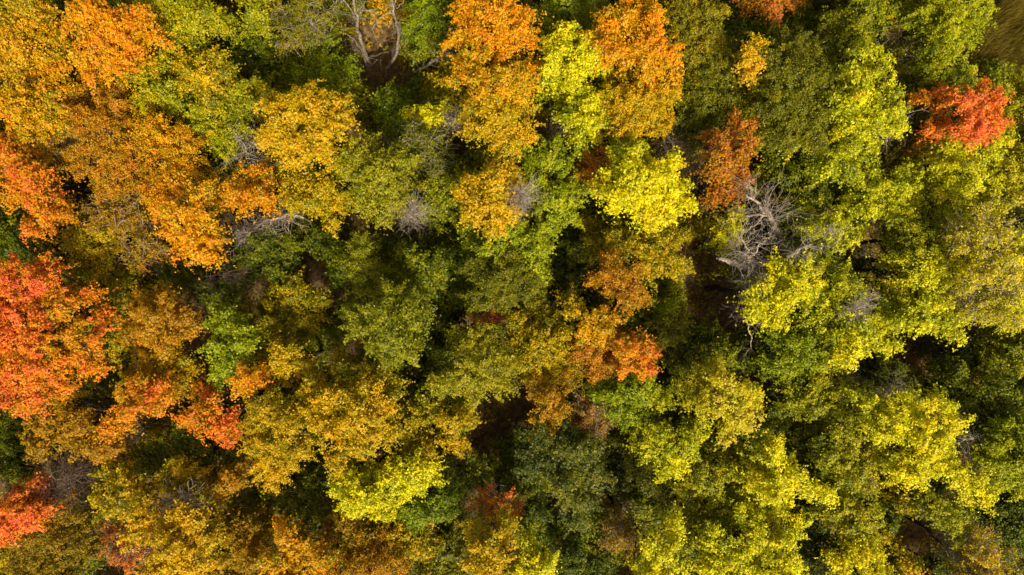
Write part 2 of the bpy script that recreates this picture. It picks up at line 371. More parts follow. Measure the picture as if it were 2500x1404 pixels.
("yellow green maple with a grey twig tuft","YL",12.6,.36,"m",[(2040,682,38),(2062,722,42),(2012,762,38),(2035,792,32),(2075,765,32),(1990,730,34),(2000,640,32)]),
("yellow maple lit along its lower rim","YL",12.8,.54,"m",[(2150,810,32),(2112,832,38),(2080,852,36),(2172,842,28),(2050,872,28),(2110,795,30,-.15),(2065,820,30,-.2)]),
("layered green tree below the bright yellow maple","VG",11,.55,"m",[(1912,822,38),(1952,852,42),(1992,832,38),(1902,882,36),(1935,912,34),(1990,880,34),(1960,800,32),(2010,800,30)]),
("round brilliant lemon yellow maple beside a bare brown tree","YL",14.5,.66,"m",[(1520,385,38,-.28),(1490,442,36,-.05),(1550,432,42,-.04),(1602,422,42),(1640,452,38,.03),(1658,500,28,.05),(1592,482,44),(1532,482,36),(1600,530,28),(1560,375,30,-.25),(1640,405,28),(1570,520,30),(1500,490,26),(1635,525,26)]),
("russet branches tangled beside the brilliant lemon maple","TC",11,.55,"m",[(1440,402,34),(1430,442,28),(1462,378,24),(1410,425,26,-.15)]),
("green yellow tree between golden tree and lemon maple","VG",12,.62,"m",[(1340,382,38,.05),(1310,432,38),(1352,482,38),(1382,502,36,.1),(1332,540,36),(1300,390,34),(1400,470,30,.1),(1380,400,32)]),
("golden maple with a patch of grey bare twigs","GD",14,.64,"m",[(1160,452,32),(1202,442,34),(1190,500,42),(1240,522,36),(1160,510,32),(1232,482,36),(1250,440,24),(1205,540,30),(1140,480,22),(1185,415,18)]),
("glowing green yellow tree below the golden maple","VG",12,.62,"m",[(1160,572,34),(1222,592,38),(1282,592,38),(1322,612,28,.15),(1290,642,34,.1),(1250,560,32),(1190,610,32),(1310,660,26)]),
("large olive tree with fine mottled leaves","OL",12,.36,"f",[(1190,642,46),(1252,662,48),(1200,702,46),(1280,692,44),(1242,722,42),(1310,682,32),(1170,670,38),(1160,735,30),(1310,735,30)]),
("round pale green maple ringed by dark gaps","PG",13.5,.46,"m",[(960,732,42),(880,782,38),(922,762,34),(990,762,32),(942,802,44),(1002,790,34),(902,815,34),(970,842,38),(1005,850,28),(865,755,26),(940,850,32),(1020,760,24)]),
("narrow grey green tree beside the olive tree pair","PG",11.5,.5,"f",[(880,612,34),(870,652,38),(908,662,34),(880,690,32),(860,620,24)]),
("olive yellow maple with starry sprays among green","YG",10.5,.36,"m",[(980,622,36),(1030,652,42),(1000,690,36),(1050,692,34),(960,660,32),(1060,650,26)]),
("emerald green tree standing in deep shade","VG",7.5,.15,"m",[(1080,622,38),(1092,672,38),(1060,640,30),(1110,640,32),(1075,710,30),(1110,700,28)]),
("pale olive tree with yellow tips and grey leaves","PG",12.5,.72,"m",[(870,382,40),(922,432,46),(960,402,42),(900,482,42),(962,470,36),(880,432,36),(840,410,30),(930,515,30),(905,350,28,-.15)]),
("dusky green tree streaked with grey twigs","OL",11,.3,"s",[(1012,342,42),(1052,382,38),(1000,392,38),(960,350,34),(1040,340,34),(1075,350,28)]),
("olive shaded tree behind the round grey twig bush","YG",9.5,.42,"m",[(1062,452,42),(1092,492,38),(1040,500,32),(1100,450,32),(1080,530,32),(1030,440,32,.1)]),
("small yellow crown touching a grey twig spray","YL",10,.62,"m",[(1015,274,22),(1050,286,28),(1072,270,20),(1035,300,20)]),
("leafy green sapling in the glade beneath golden maple","VG",8,.45,"m",[(932,262,28),(962,292,34),(985,270,24),(940,300,26),(945,240,18)]),
("flat golden tree beside the fallen dead branches","GD",11.5,.5,"m",[(720,470,32),(770,470,38),(812,490,34),(800,522,28),(742,490,30),(780,440,26),(700,485,20)]),
("small vivid orange tree over fallen dead branches","OR",12,.8,"m",[(562,470,28,-.1),(610,442,32),(630,478,28),(655,505,16,.05),(590,490,28),(545,490,20),(640,450,20)]),
("flame orange tree with drooping lobes over dark shade","OR",13.4,.76,"m",[(390,472,36,.04),(430,452,36),(480,482,36,-.1),(402,512,32),(420,560,34,.06),(450,602,36),(500,592,32,.04),(512,622,22,.06),(470,545,34),(380,490,24),(430,520,30)]),
("tan brown tree with thin leaves beside flame orange tree","TN",11.5,.5,"s",[(262,480,46),(322,502,42),(352,592,42),(240,530,40),(300,545,38),(330,620,34),(380,610,34),(290,470,38)]),
("gold brown tree above the big red maple","GD",10.5,.5,"m",[(200,602,38),(232,640,38),(262,612,34),(190,560,34),(250,575,32),(170,590,26),(265,655,28)]),
("coral orange maple with open ragged holes","RD",13.6,.52,"m",[(20,382,38),(50,432,42,.08),(92,502,42),(70,548,26,.05),(130,492,28),(30,468,30,-.1),(80,465,34),(25,345,30,-.1),(105,540,22,.08),(55,400,30)]),
("golden orange undergrowth tree below coral maple","GD",9.5,.58,"m",[(112,432,34),(142,452,30),(120,400,28),(165,480,28,.1),(100,375,28,-.1)]),
("huge scarlet red maple with tiered branches","RD",14.5,.68,"m",[(30,672,42),(97,640,22),(112,682,30),(42,722,42),(85,705,28),(22,762,36),(70,785,30),(150,732,36,-.16),(215,732,24,-.1),(140,772,32,-.28),(230,782,28,-.1),(30,832,42),(90,842,42,-.06),(150,862,36,-.26),(50,902,46),(120,912,42,-.12),(200,852,32,-.24),(40,962,38,-.02),(212,900,28,-.2),(140,945,32,-.2),(180,800,32,-.32),(60,990,22),(-40,700,60),(-40,820,60),(-40,930,60),(120,650,22)]),
("olive gold tree shaded behind the scarlet maple","GD",10,.3,"m",[(200,682,44),(252,722,44),(272,782,42),(240,672,34),(290,740,34),(270,830,36),(300,700,30)]),
("tan orange rounded tree in front of dark hollow","TN",12.8,.64,"m",[(350,742,36),(402,772,42),(332,812,38),(390,832,38),(432,800,34),(450,785,24),(360,790,36),(330,770,26),(400,730,26)]),
("olive orange tree below the tan orange rounded one","OR",11,.5,"m",[(370,882,42),(402,920,38),(340,922,36),(420,880,34),(355,850,28),(450,910,28),(430,945,28)]),
("fresh green slim tree next to dark brown litter","VG",12.2,.62,"m",[(540,790,34),(572,832,38),(560,882,38),(595,850,28,.12),(540,910,30),(520,850,24),(585,800,26),(525,770,24,.05)]),
("small bright orange crown below the fresh green tree","OR",12,.78,"m",[(600,922,32),(632,905,26),(590,945,22),(625,940,20)]),
("small golden crown near a dark green gap","GD",11.5,.56,"m",[(682,862,28,.1),(712,888,40),(690,912,30),(740,890,26),(655,870,24)]),
("coral and orange tree above a dark twiggy pocket","RD",12.4,.5,"m",[(330,952,36),(352,990,32,.16),(272,1040,32,.0),(302,1010,30),(390,970,30,-.1),(255,1060,22),(365,955,28,.15),(300,960,24,-.2)]),
("sparse coral tree with scattered red leaf clusters","RD",11.8,.5,"m",[(490,970,28,.08),(460,1022,26),(542,1042,34,.2),(550,1062,22,.15),(520,1000,24),(490,1040,22),(565,1030,20,.2)]),
("tan gold tree beside the bare purple grey crown","TN",11.8,.56,"m",[(150,962,38),(122,1022,42),(162,1050,34),(102,1092,38,-.05),(182,1075,34),(252,1092,36,.12),(210,1090,34,.05),(170,940,26),(85,1040,28)]),
("coral red tree next to the bare purple grey crown","RD",12,.74,"m",[(62,1222,36),(42,1262,38),(15,1292,28),(92,1192,28),(80,1250,26),(20,1240,28,-.1),(-20,1280,40)]),
("leafy green tree in shade below coral branches","GR",9.5,.62,"m",[(370,1112,42),(432,1092,42),(482,1132,42),(522,1162,32),(410,1130,36),(350,1140,30),(460,1090,34)]),
("gold olive tree with a dead grey limb across","GD",11.8,.46,"m",[(282,1172,42),(330,1192,38),(290,1232,38),(372,1202,42,.08),(422,1182,42,.12),(362,1240,36,.1),(470,1172,34),(250,1215,26),(440,1220,32)]),
("vivid golden yellow tree below the dead grey limb","GD",14.2,.66,"m",[(350,1272,36,.1),(420,1292,42),(480,1302,36),(402,1342,42),(380,1392,42),(450,1372,38),(330,1310,30),(500,1335,24),(440,1260,28,.08),(420,1430,44)]),
("small coral brown tree in a dark pocket","TC",10.5,.66,"s",[(270,1302,28),(302,1352,38,.1),(262,1290,22),(322,1372,28,.1),(285,1330,28)]),
("dull tan olive tree with faded brown leaves","TN",11,.3,"f",[(82,1332,46),(150,1342,46),(202,1312,42),(60,1392,42),(130,1400,42),(110,1290,40),(220,1350,34),(30,1340,38),(180,1280,34)]),
("small tan gold tree beside leafy green shade","TN",10.8,.56,"m",[(548,1180,38),(575,1160,26),(530,1205,26)]),
("broad tan gold tree with orange foot","GD",13.2,.52,"f",[(642,1012,42),(692,1042,46),(642,1092,42),(722,1000,38),(702,1102,40),(662,1160,36,.2),(742,1092,34),(625,1050,32),(690,1150,30,.12),(640,1130,30,.12)]),
("large golden tree with orange dappled leaves","GD",13.6,.58,"m",[(770,952,40),(822,992,46),(882,1002,46),(922,1052,36),(852,1052,42),(882,1090,34,-.08),(822,1130,32,-.05),(780,1010,36,.04),(930,1010,30),(800,1050,34)]),
("gold green tree behind the large golden tree","GD",12,.44,"m",[(850,912,36),(902,932,42),(942,962,34),(870,950,34),(930,920,28),(835,885,24,.08)]),
("olive tree with orange outer leaves by black gap","GD",11.2,.38,"m",[(1042,1002,40,-.08),(1002,1052,40),(1092,1040,36,.16),(1110,1082,30,.24),(1042,1092,34,.12),(1122,1030,28,.2),(980,1010,34,-.1),(1070,960,32,-.05)]),
("bright yellow tree with crisp shaded back","YL",12.8,.58,"m",[(850,1182,38),(882,1222,42,.03),(930,1242,34),(860,1220,34),(905,1190,32,-.1),(835,1205,26)]),
("yellow gold tree joined to a vivid green tree","YL",12.2,.58,"m",[(962,1162,36,.08),(1010,1162,36),(1042,1150,32),(1000,1190,36),(960,1200,32,-.05),(930,1150,26)]),
("vivid green tree below yellow gold crown","VG",11,.38,"m",[(1070,1192,38),(1042,1242,42),(972,1262,38),(1080,1260,30),(1010,1270,32),(1090,1220,28),(1000,1235,28,.1)]),
("orange gold tree above dark hollow edge","OR",12.5,.64,"m",[(702,1322,32),(742,1352,42),(702,1386,42,.06),(780,1390,38),(670,1375,28),(720,1430,46),(690,1290,22,.05)]),
("broad rusty gold tree with olive patches","TN",11.5,.5,"f",[(820,1292,42,-.1),(880,1332,42),(932,1322,42),(960,1372,38,.12),(852,1382,42,.1),(900,1390,40,.1),(860,1290,36,-.12),(880,1430,46)]),
("small gold tree beside dark green hollow","GD",11.2,.48,"m",[(980,1312,32),(1012,1332,36),(962,1300,28),(1020,1300,26)]),
("muted olive gold tree next to orange gold tree","TN",10.8,.42,"m",[(600,1292,42),(560,1342,42),(622,1362,42,.1),(562,1280,36),(540,1392,40),(640,1320,34,.05),(590,1400,40)]),
("upright bright gold tree beside pink coral sprigs","GD",14,.58,"m",[(1190,1302,38),(1222,1342,42),(1180,1372,36),(1202,1392,38),(1235,1295,28),(1210,1430,42),(1170,1340,26)]),
("glowing yellow tree next to upright gold tree","YL",12.6,.6,"m",[(1290,1352,32),(1312,1392,38),(1272,1400,32),(1285,1325,18),(1330,1370,24),(1300,1430,40)]),
("sprigs of pink coral leaves on a thin tree","RD",10,.55,"s",[(1192,1202,20,.2),(1232,1232,28),(1200,1252,28),(1180,1230,22),(1255,1240,20)]),
("dull green tree with tan edge beside upright gold tree","OL",9.5,.34,"m",[(1082,1342,46),(1060,1392,42,.15),(1112,1302,38),(1120,1370,38),(1050,1340,36,.1),(1090,1420,44,.1)]),
("dark bluish green oak with speckled top","DG",12,.66,"m",[(1332,1082,46),(1402,1112,46),(1442,1160,38,.06),(1372,1192,42,.1),(1422,1232,38),(1300,1132,38,-.1),(1350,1140,40),(1440,1110,34),(1380,1060,34,-.1),(1400,1270,30)]),
("pale khaki tree with small silvery leaves","PG",12.5,.82,"f",[(1150,852,42),(1190,892,46),(1122,922,42),(1222,932,36),(1082,942,32,-.1),(1172,822,32),(1230,880,36),(1170,950,36),(1120,810,22,-.1)]),
("olive gold fine tree beside the pale khaki tree","GD",12.2,.4,"f",[(1282,792,42),(1332,842,42,.05),(1292,872,42),(1382,882,36,.06),(1340,902,36),(1260,830,34),(1360,810,34),(1310,770,30)]),
("tan gold tree projecting over the black gap","TN",12.4,.55,"f",[(1310,942,32),(1342,982,36),(1352,1022,26,.05),(1392,932,32,-.1),(1325,960,28),(1365,990,26)]),
("small red leaved shrub peeking between olive trees","RD",9,.9,"s",[(1207,772,22),(1180,780,16,-.2)]),
("orange tree with green base and red tip","OR",12.2,.62,"m",[(1452,792,32),(1482,770,26,.1),(1402,760,26,-.2),(1430,820,30),(1385,730,22,-.2),(1470,810,26)]),
("russet orange tree with scarlet rim beside brown shade","RD",12.8,.44,"m",[(1562,850,32,.14),(1582,882,28,.14),(1540,892,32),(1512,840,30,-.05),(1530,860,28),(1590,860,20,.2),(1570,905,22)]),
("dusty pink brown tree among orange crowns","TC",12,.55,"f",[(1442,852,36),(1482,892,36,-.05),(1490,850,32),(1460,900,28),(1420,870,26,-.1)]),
("tan orange rounded tree above dark bluish shrub","TN",12.6,.72,"f",[(1502,662,36),(1540,690,34),(1470,690,30),(1522,722,36,-.06),(1562,722,28,-.1),(1490,645,26),(1450,685,18,-.1)]),
("gold green mixed tree behind the tan orange rounded tree","GD",10.5,.36,"m",[(1480,602,44),(1562,612,42,.1),(1622,642,40,.1),(1662,652,28,.1),(1622,592,36),(1520,580,40,-.1),(1440,570,34),(1580,650,34,.08),(1640,570,26,.2)]),
("dry brown tree with dead leaves","BR",10.5,.66,"s",[(1440,1002,36),(1472,1042,32),(1450,1035,28),(1420,985,26)]),
("green maple with orange branch tips","VG",11.5,.5,"m",[(1500,972,42),(1552,952,42),(1540,1012,36),(1550,1058,24,.6),(1602,982,30,.5),(1632,962,28,.45),(1480,940,32),(1580,930,30,.1),(1520,1020,28)]),
("large pale yellow green maple with dense frosted top","DY",15,.56,"m",[(1712,942,36),(1762,932,42),(1812,972,38),(1732,992,36),(1782,1012,36),(1840,1002,26,.2),(1772,1050,28),(1832,950,26,.15),(1690,970,26,-.2),(1760,970,34),(1820,1030,24,.2)]),
("yellow tree with a notch beside the frosted maple","YL",12,.42,"m",[(1622,1082,40),(1682,1082,36),(1652,1130,36,.06),(1640,1155,26,.1),(1600,1050,30,-.1),(1700,1050,28),(1580,1100,26)]),
("yellow green tree below the frosted maple","YG",11,.56,"m",[(1742,1122,42),(1790,1152,38),(1742,1182,42),(1782,1222,42,.05),(1702,1200,36),(1810,1110,32),(1720,1150,32)]),
("gold yellow tree with sunlit edge by green slope","YL",12.8,.6,"m",[(1890,1122,36),(1932,1162,42),(1870,1162,36),(1962,1190,28),(1902,1200,34),(2012,1202,28,.06),(1870,1090,28,-.2),(1850,1190,26)]),
("wide bright yellow tree above bluish green shrub","YL",13,.56,"m",[(1890,1252,42),(1932,1292,34),(1862,1332,42),(1920,1352,36),(1802,1372,42),(1882,1392,42),(1762,1322,42,-.08),(1762,1392,40),(1830,1270,36,-.1),(1940,1390,30),(1820,1430,46),(1900,1430,42)]),
("yellow tree with twin lobes beside tan olive tree","YL",13.4,.58,"m",[(1602,1352,36),(1642,1330,28),(1592,1392,36),(1650,1390,34),(1640,1288,24,-.05),(1620,1430,40),(1570,1380,24)]),
("tan olive thin tree in a shaded hollow","TN",9.5,.42,"s",[(1512,1292,36),(1550,1332,36),(1530,1310,30),(1500,1330,28)]),
("large golden yellow maple with grey twigs at its heart","YL",13.4,.62,"m",[(2130,992,40,-.1),(2190,1022,42,-.05),(2162,1060,36),(2282,1002,40,.05),(2332,1030,28,.06),(2252,1050,42),(2272,1122,36,.04),(2240,1160,32,.03),(2202,1150,34),(2290,1080,32),(2215,980,32),(2310,1060,24,.06)]),
("yellow green slope tree beside the golden yellow maple","YG",11.5,.55,"m",[(2082,1062,46),(2052,1122,44),(2132,1122,42,.05),(2092,1152,40),(2030,1080,34,-.15),(2120,1175,32)]),
("gold leaved tree above bottle green shade","YL",11.5,.58,"m",[(2342,1162,36),(2392,1202,36,.04),(2320,1135,28),(2360,1200,32),(2400,1170,28)]),
("lime green tree beside fallen pale branches","VG",12,.78,"m",[(2432,1092,38),(2482,1112,42),(2462,1160,42),(2492,1182,38),(2420,1130,30),(2460,1060,32,-.1),(2500,1060,34),(2530,1130,40)]),
("light green lobed tree above a brown hollow","YG",11,.56,"m",[(2290,1242,36),(2342,1282,36),(2262,1220,30),(2310,1270,34),(2350,1250,26)]),
("golden tree among bluish green shrubs","YL",11.8,.66,"m",[(2080,1332,34),(2130,1382,42),(2052,1382,32),(2110,1352,34),(2150,1420,42)]),
("bluish green shrub tree in shade of bright yellow tree","DG",8.5,.6,"m",[(1982,1322,42),(2012,1372,42),(1985,1370,34),(1975,1275,28)]),
("brown yellow tree with faded sparse leaves","GD",10.8,.5,"s",[(2402,1342,42),(2442,1372,38),(2370,1390,38),(2410,1390,34),(2380,1310,34),(2420,1425,44)]),
("olive lime tree beside brown hollow","YG",10.8,.6,"m",[(2062,1242,42),(2112,1262,38),(2130,1300,34,.1),(2080,1280,34),(2030,1230,30)]),
("dark green tree with yellow flecks in deep shade","YG",9.5,.3,"m",[(2332,962,40),(2392,982,46),(2442,962,42),(2380,1042,40),(2430,1030,38),(2480,1000,40),(2340,920,36,-.1)]),
("green yellow mixed tree above gold yellow one","YG",10.8,.5,"m",[(1962,962,42),(2012,952,42),(2052,992,36,.08),(1990,990,36),(1930,990,32,-.15),(2050,940,30)]),
("shaded pale green tree beside the dark cleft","YG",10,.46,"m",[(2462,862,38),(2482,822,34),(2450,835,30),(2500,870,36)]),
("blue green shrub tree with yellow neighbour","DG",8,.62,"m",[(2170,922,42),(2140,952,38),(2195,950,34),(2215,905,28,.3)]),
("dry brown bush on the clearing floor","BR",4,.5,"s",[(2202,822,44),(2262,842,42),(2235,860,36),(2230,800,34)]),
("bottle green tree in shade at brown yellow tree","GR",8.5,.5,"m",[(2452,1252,42),(2482,1292,42),(2420,1262,36),(2492,1232,36),(2480,1330,36),(2440,1300,32)]),
("small lemon yellow tree beside the dead grey tree","YL",10.5,.62,"m",[(1790,540,28),(1782,574,26),(1770,555,22),(1765,598,18,-.15),(1795,515,14)]),
("yellow green tree with tan tufts beside dead limbs","YL",10.5,.42,"m",[(1952,542,36),(2002,552,36),(2052,582,32,.06),(2080,562,30,.04),(1970,510,30),(2040,545,28)]),
("olive green tree under flat golden tree","GR",8,.55,"m",[(640,600,40),(600,640,38),(690,610,38),(670,660,36),(560,660,34)]),
("dim olive gold tree beside bare dark branches","GD",8.5,.34,"m",[(710,720,40),(760,740,36),(690,760,36),(740,780,32,.05),(650,740,32,-.05)]),
("gold green tree above the small golden crown","GD",9.5,.36,"m",[(640,810,38),(620,850,34),(660,850,32),(690,820,30),(600,780,30)]),
("shaded green tree between flame orange and tan trees","GR",7.5,.55,"m",[(430,680,40),(480,700,38),(400,650,36),(520,720,34),(450,640,34)]),
("green tree shaded by the pale green maple","GR",8,.6,"m",[(930,880,36),(900,880,32),(960,900,30)]),
("low green tree between large olive and gold green trees","GR",7.5,.55,"m",[(1370,560,36),(1400,600,36),(1360,620,32),(1430,640,32)]),
("dark bluish shrub tree in a shaded pocket","DG",7,.55,"m",[(1400,690,40),(1440,730,36),(1370,710,30),(1420,670,30)]),
("olive brown tree in shade near russet orange tree","OL",9,.3,"f",[(1620,820,40),(1640,870,38),(1600,780,36,.1),(1650,790,34,.1)]),
("green yellow sapling lit beside brown floor","VG",9,.6,"m",[(1630,760,30),(1650,740,24),(1610,740,22)]),
("mossy green tree below russet orange tree","YG",9,.36,"m",[(1700,890,38),(1740,880,36),(1680,920,30),(1770,870,30)]),
("low green tree below layered green tree","GR",7.5,.6,"m",[(1880,980,38),(1900,1030,38),(1950,1060,36),(1870,1050,32),(1990,1040,34)]),
("shaded lime tree between yellow trees","YG",9.5,.42,"m",[(1820,1210,34),(1760,1260,38),(1700,1270,36),(1690,1320,34)]),
("dark green low tree beside bluish oak","GR",7,.5,"m",[(1290,1200,38),(1260,1160,34),(1310,1260,36),(1360,1310,38),(1270,1270,30)]),
("dark green low tree between bluish oak and yellow twin lobes","GR",7.5,.45,"m",[(1430,1330,38),(1400,1380,38),(1470,1380,36)]),
("greyish green tree in shade beside brown trunk gap","OL",8.5,.28,"m",[(1560,1130,36),(1580,1170,32),(1540,1100,30)]),
("dim green tree below the vivid green tree","GR",7.5,.5,"m",[(1100,1130,36),(1140,1170,34),(1120,1200,30)]),
("shaded olive tree between golden crowns","GR",9,.66,"m",[(760,1190,40),(720,1230,40),(780,1240,36),(680,1220,34),(640,1230,34),(740,1290,32)]),
("deep green tree shaded by scarlet maple","GR",7.5,.45,"m",[(270,880,36),(250,920,32)]),
("low gold green tree near brown field edge","YG",9,.4,"m",[(2250,240,34),(2220,290,34),(2230,200,34),(2260,300,28)]),
("dark pine green tree beside moss olive crown","GR",8,.45,"m",[(1800,80,38),(1850,60,34),(1760,70,30),(1870,90,30)]),
("deep green low tree beside the coral ragged maple","GR",7,.5,"m",[(40,600,40),(90,590,36),(140,560,36),(60,580,34)]),
("deep green low tree between scarlet maple and tan gold tree","GR",7,.55,"m",[(20,1020,36),(30,1080,36),(50,1130,34)]),
("green low tree beside the dark trunk gap","GR",7.5,.6,"m",[(1060,860,34),(1070,900,32),(1060,800,30)]),
("dark green low tree beside bright orange maple","GR",7,.5,"m",[(380,50,34),(365,85,28),(410,120,26)]),
]

GROUP = 'trees of the autumn wood'
LOBES = []          # every bough for later tests: x, y, r, height
for (label, pal, h, t, st, lb) in TREES:
    lb = [tuple(l) for l in lb]
    ext = []
    for l in lb:     # a crown that the frame cuts goes on past it
        x, y, r = l[:3]; rest = l[3:]
        if 0 <= x < 50: ext.append((-x - 12, y, r, *rest))
        if 2450 < x <= 2500: ext.append((5000 - x + 12, y, r, *rest))
        if 0 <= y < 40: ext.append((x, -y - 12, r, *rest))
        if 1364 < y <= 1404: ext.append((x, 2808 - y + 12, r, *rest))
    nm = 'tree'
    make_tree('deciduous_tree' if st == 'f' else ('sparse_tree' if st == 's' else 'maple_tree'), label, pal, h, t, st, lb + ext, GROUP)
    LOBES += [(l[0], l[1], l[2], h) for l in lb]
LOB = np.array(LOBES)

# ------------------------------------------------------------------ dead and bare wood
def dead_tree(name, label, limbs, mat, tmat, ntwig, tlen, seed, base=None, droop=0.0, tr=0.011, group='dead and bare trees', spreadz=0.5, sub=2, cat='dead tree', dz=0.0, thick=1.0):
    """limbs: polylines of (x, y, z, radius); twigs grow from them"""
    rng = np.random.default_rng(seed)
    limbs = [[(q[0], q[1], q[2] + dz, q[3]*thick) for q in lm] for lm in limbs]
    p0 = at(*limbs[0][0][:3]); b = np.array([p0[0], p0[1], 0.0]) if base is None else np.array(base, float)
    root = bpy.data.objects.new(name, None); COL.objects.link(root); root.location = b
    root['label'] = label; root['category'] = cat; root['group'] = group
    tw = Tubes(); first = True; segs = []
    for lm in limbs:
        P = np.array([at(*q[:3]) for q in lm]); R = np.array([q[3] for q in lm])
        # refine the polyline and let it wander a little
        n = max(4, 3*len(P)); u = np.linspace(0, len(P)-1, n)
        PP = np.stack([np.interp(u, np.arange(len(P)), P[:, k]) for k in range(3)], -1); RR = np.interp(u, np.arange(len(P)), R)
        PP[1:-1] += rng.normal(0, 0.035, (n-2, 3))
        tb = Tubes(); tb.tube(PP - b, RR, 7)
        o = add('trunk' if first else 'limb', tb.mesh('trunk' if first else 'limb', mat), root if first else stem)
        if first: stem = o; first = False
        segs.append((PP, RR))
    lens = np.array([np.linalg.norm(np.diff(s[0], axis=0), axis=1).sum() for s in segs])
    for _ in range(ntwig):
        k = rng.choice(len(segs), p=lens/lens.sum()); PP, RR = segs[k]
        f = rng.beta(1.6, 1.0) * (len(PP)-1.001); i = int(f); p = PP[i] + (PP[i+1]-PP[i])*(f-i)
        ax = unit(PP[i+1]-PP[i])
        d = unit(ax*0.55 + rng.normal(0, 0.8, 3) * np.array([1, 1, spreadz]) + np.array([0, 0, 0.1 - droop]))
        def grow(p, d, L, r, depth):
            n = 4; Q = [p]
            for j in range(n-1):
                d = unit(d + rng.normal(0, 0.28, 3)); Q.append(Q[-1] + d*L/(n-1))
            tw.tube(Q, np.linspace(r, max(r*0.45, 0.005), n), 3)
            if depth:
                for _ in range(sub + int(rng.random() < 0.5)):
                    j = rng.integers(1, n)
                    grow(Q[j], unit(d + rng.normal(0, 0.75, 3)), L*rng.uniform(0.4, 0.7), r*0.65, depth-1)
        grow(p - b, d, tlen*rng.uniform(0.6, 1.7), tr*rng.uniform(0.9, 1.7), 1 + int(rng.random() < 0.45))
    to = add('twigs', tw.mesh('twigs', tmat), stem); to['kind'] = 'stuff'
    return root

dead_tree('bare_tree', 'pale bare trunk rising from the glade with a side stem', [
    [(905,160,.2,.17),(893,135,2.6,.16),(882,100,5,.14),(872,55,7.5,.11),(866,20,9,.08),(860,-20,10.2,.05)],
    [(897,170,.2,.07),(886,125,2.5,.06),(865,98,4.0,.05),(848,84,5,.03)],
    [(872,50,7.5,.06),(852,18,9,.045),(835,-5,10,.03)], [(876,40,8,.05),(888,12,9.5,.03)]], PALEBARK, TWIG, 22, .9, 1, tr=.012, thick=.8)
dead_tree('bare_tree', 'curved bare trunk with forked branches standing in the glade', [
    [(940,185,.2,.14),(952,160,1.5,.15),(968,132,3.2,.13),(974,98,5,.11),(971,70,6.5,.10),(965,45,7.6,.08),(960,15,8.6,.07),(950,-20,10,.05)],
    [(971,70,6.5,.06),(978,60,7,.05)], [(964,34,8,.05),(944,32,8.2,.04),(930,42,8.2,.035),(918,54,8,.03),(908,72,7.8,.02)],
    [(985,78,5.5,.03),(1002,70,6,.025),(1020,65,6.4,.015)], [(968,20,8.4,.04),(985,5,9,.03)]], PALEBARK, TWIG, 24, .8, 2, tr=.012, thick=.75)
dead_tree('fallen_tree', 'fallen white trunk leaning against the tall orange maple', [
    [(1008,174,.6,.07),(1035,165,1.6,.10),(1062,145,3.2,.10),(1085,133,4.6,.07),(1108,128,6,.05)],
    [(1085,133,4.6,.04),(1100,118,5.4,.03),(1102,103,6,.03),(1108,98,6.3,.02)], [(1052,158,2.4,.04),(1072,165,2.6,.02)], [(1066,149,3.4,.03),(1100,160,3.6,.015)]],
    PALEBARK, TWIG, 30, .7, 3, tr=.012, dz=2.2)
dead_tree('fallen_log', 'thin fallen log crossing the glade between bare trunks', [[(903,139,.5,.05),(930,131,.8,.05),(960,122,1.1,.05),(1000,114,1.4,.035)]], PALEBARK, TWIG, 5, .4, 4, cat='log')
dead_tree('dead_tree', 'weathered grey dead tree with broom like twigs beside small lemon tree', [
    [(1908,600,3,.15),(1903,575,5,.15),(1890,552,7,.14),(1882,530,8.4,.11),(1872,510,9.4,.08),(1862,503,9.8,.06)],
    [(1866,520,9,.07),(1855,502,9.6,.06),(1840,488,10,.045),(1822,475,10.4,.035)], [(1838,486,10,.03),(1846,474,10.5,.025),(1846,452,11,.015)],
    [(1838,484,10,.03),(1832,460,10.6,.02),(1815,448,11,.012)],
    [(1876,524,8.8,.05),(1850,525,9.2,.04),(1820,527,9.4,.03)], [(1862,528,8.8,.035),(1840,550,8.6,.025),(1822,568,8.4,.015)],
    [(1905,600,3.4,.07),(1906,580,4.6,.07),(1908,605,5,.04),(1930,620,5.4,.02)], [(1890,545,7.2,.03),(1900,528,7.8,.02)]], GREYBARK, TWIG, 75, 1.0, 5, tr=.012, dz=2.0, thick=1.25)
dead_tree('dead_tree', 'dead tree with long pale leaning trunk and rough splintered limbs', [
    [(1752,632,6.5,.05),(1775,638,6.2,.09),(1800,648,5.8,.12),(1826,650,5.4,.15),(1852,642,5.2,.14),(1885,642,4.8,.12),(1900,645,4,.12)],
    [(1903,636,5.2,.07),(1925,624,6,.10),(1945,612,6.8,.09),(1962,602,7.4,.06),(1980,594,8,.035)],
    [(1828,646,5.6,.06),(1830,628,6.8,.05),(1826,608,7.8,.03),(1810,585,8.6,.02)], [(1831,626,6.8,.045),(1842,622,7.4,.03),(1856,590,8.6,.02)],
    [(1828,627,6.8,.035),(1815,616,7.4,.025),(1800,612,7.8,.015)]], GREYBARK, TWIG, 85, .8, 6, tr=.011, dz=4.6, thick=1.4)
dead_tree('dead_tree', 'small white forked snag at the edge of bright yellow maple', [
    [(1806,665,2,.08),(1818,690,5,.07),(1826,707,7,.07),(1834,709,7.6,.06),(1842,702,8,.035),(1842,690,8.4,.03)],
    [(1834,709,7.6,.04),(1852,706,8,.035),(1858,695,8.4,.03)], [(1840,715,7.4,.02),(1844,740,7.6,.018),(1842,770,7.4,.015)]], GREYBARK, TWIG, 60, .7, 7, tr=.011, dz=3.2, thick=1.1)
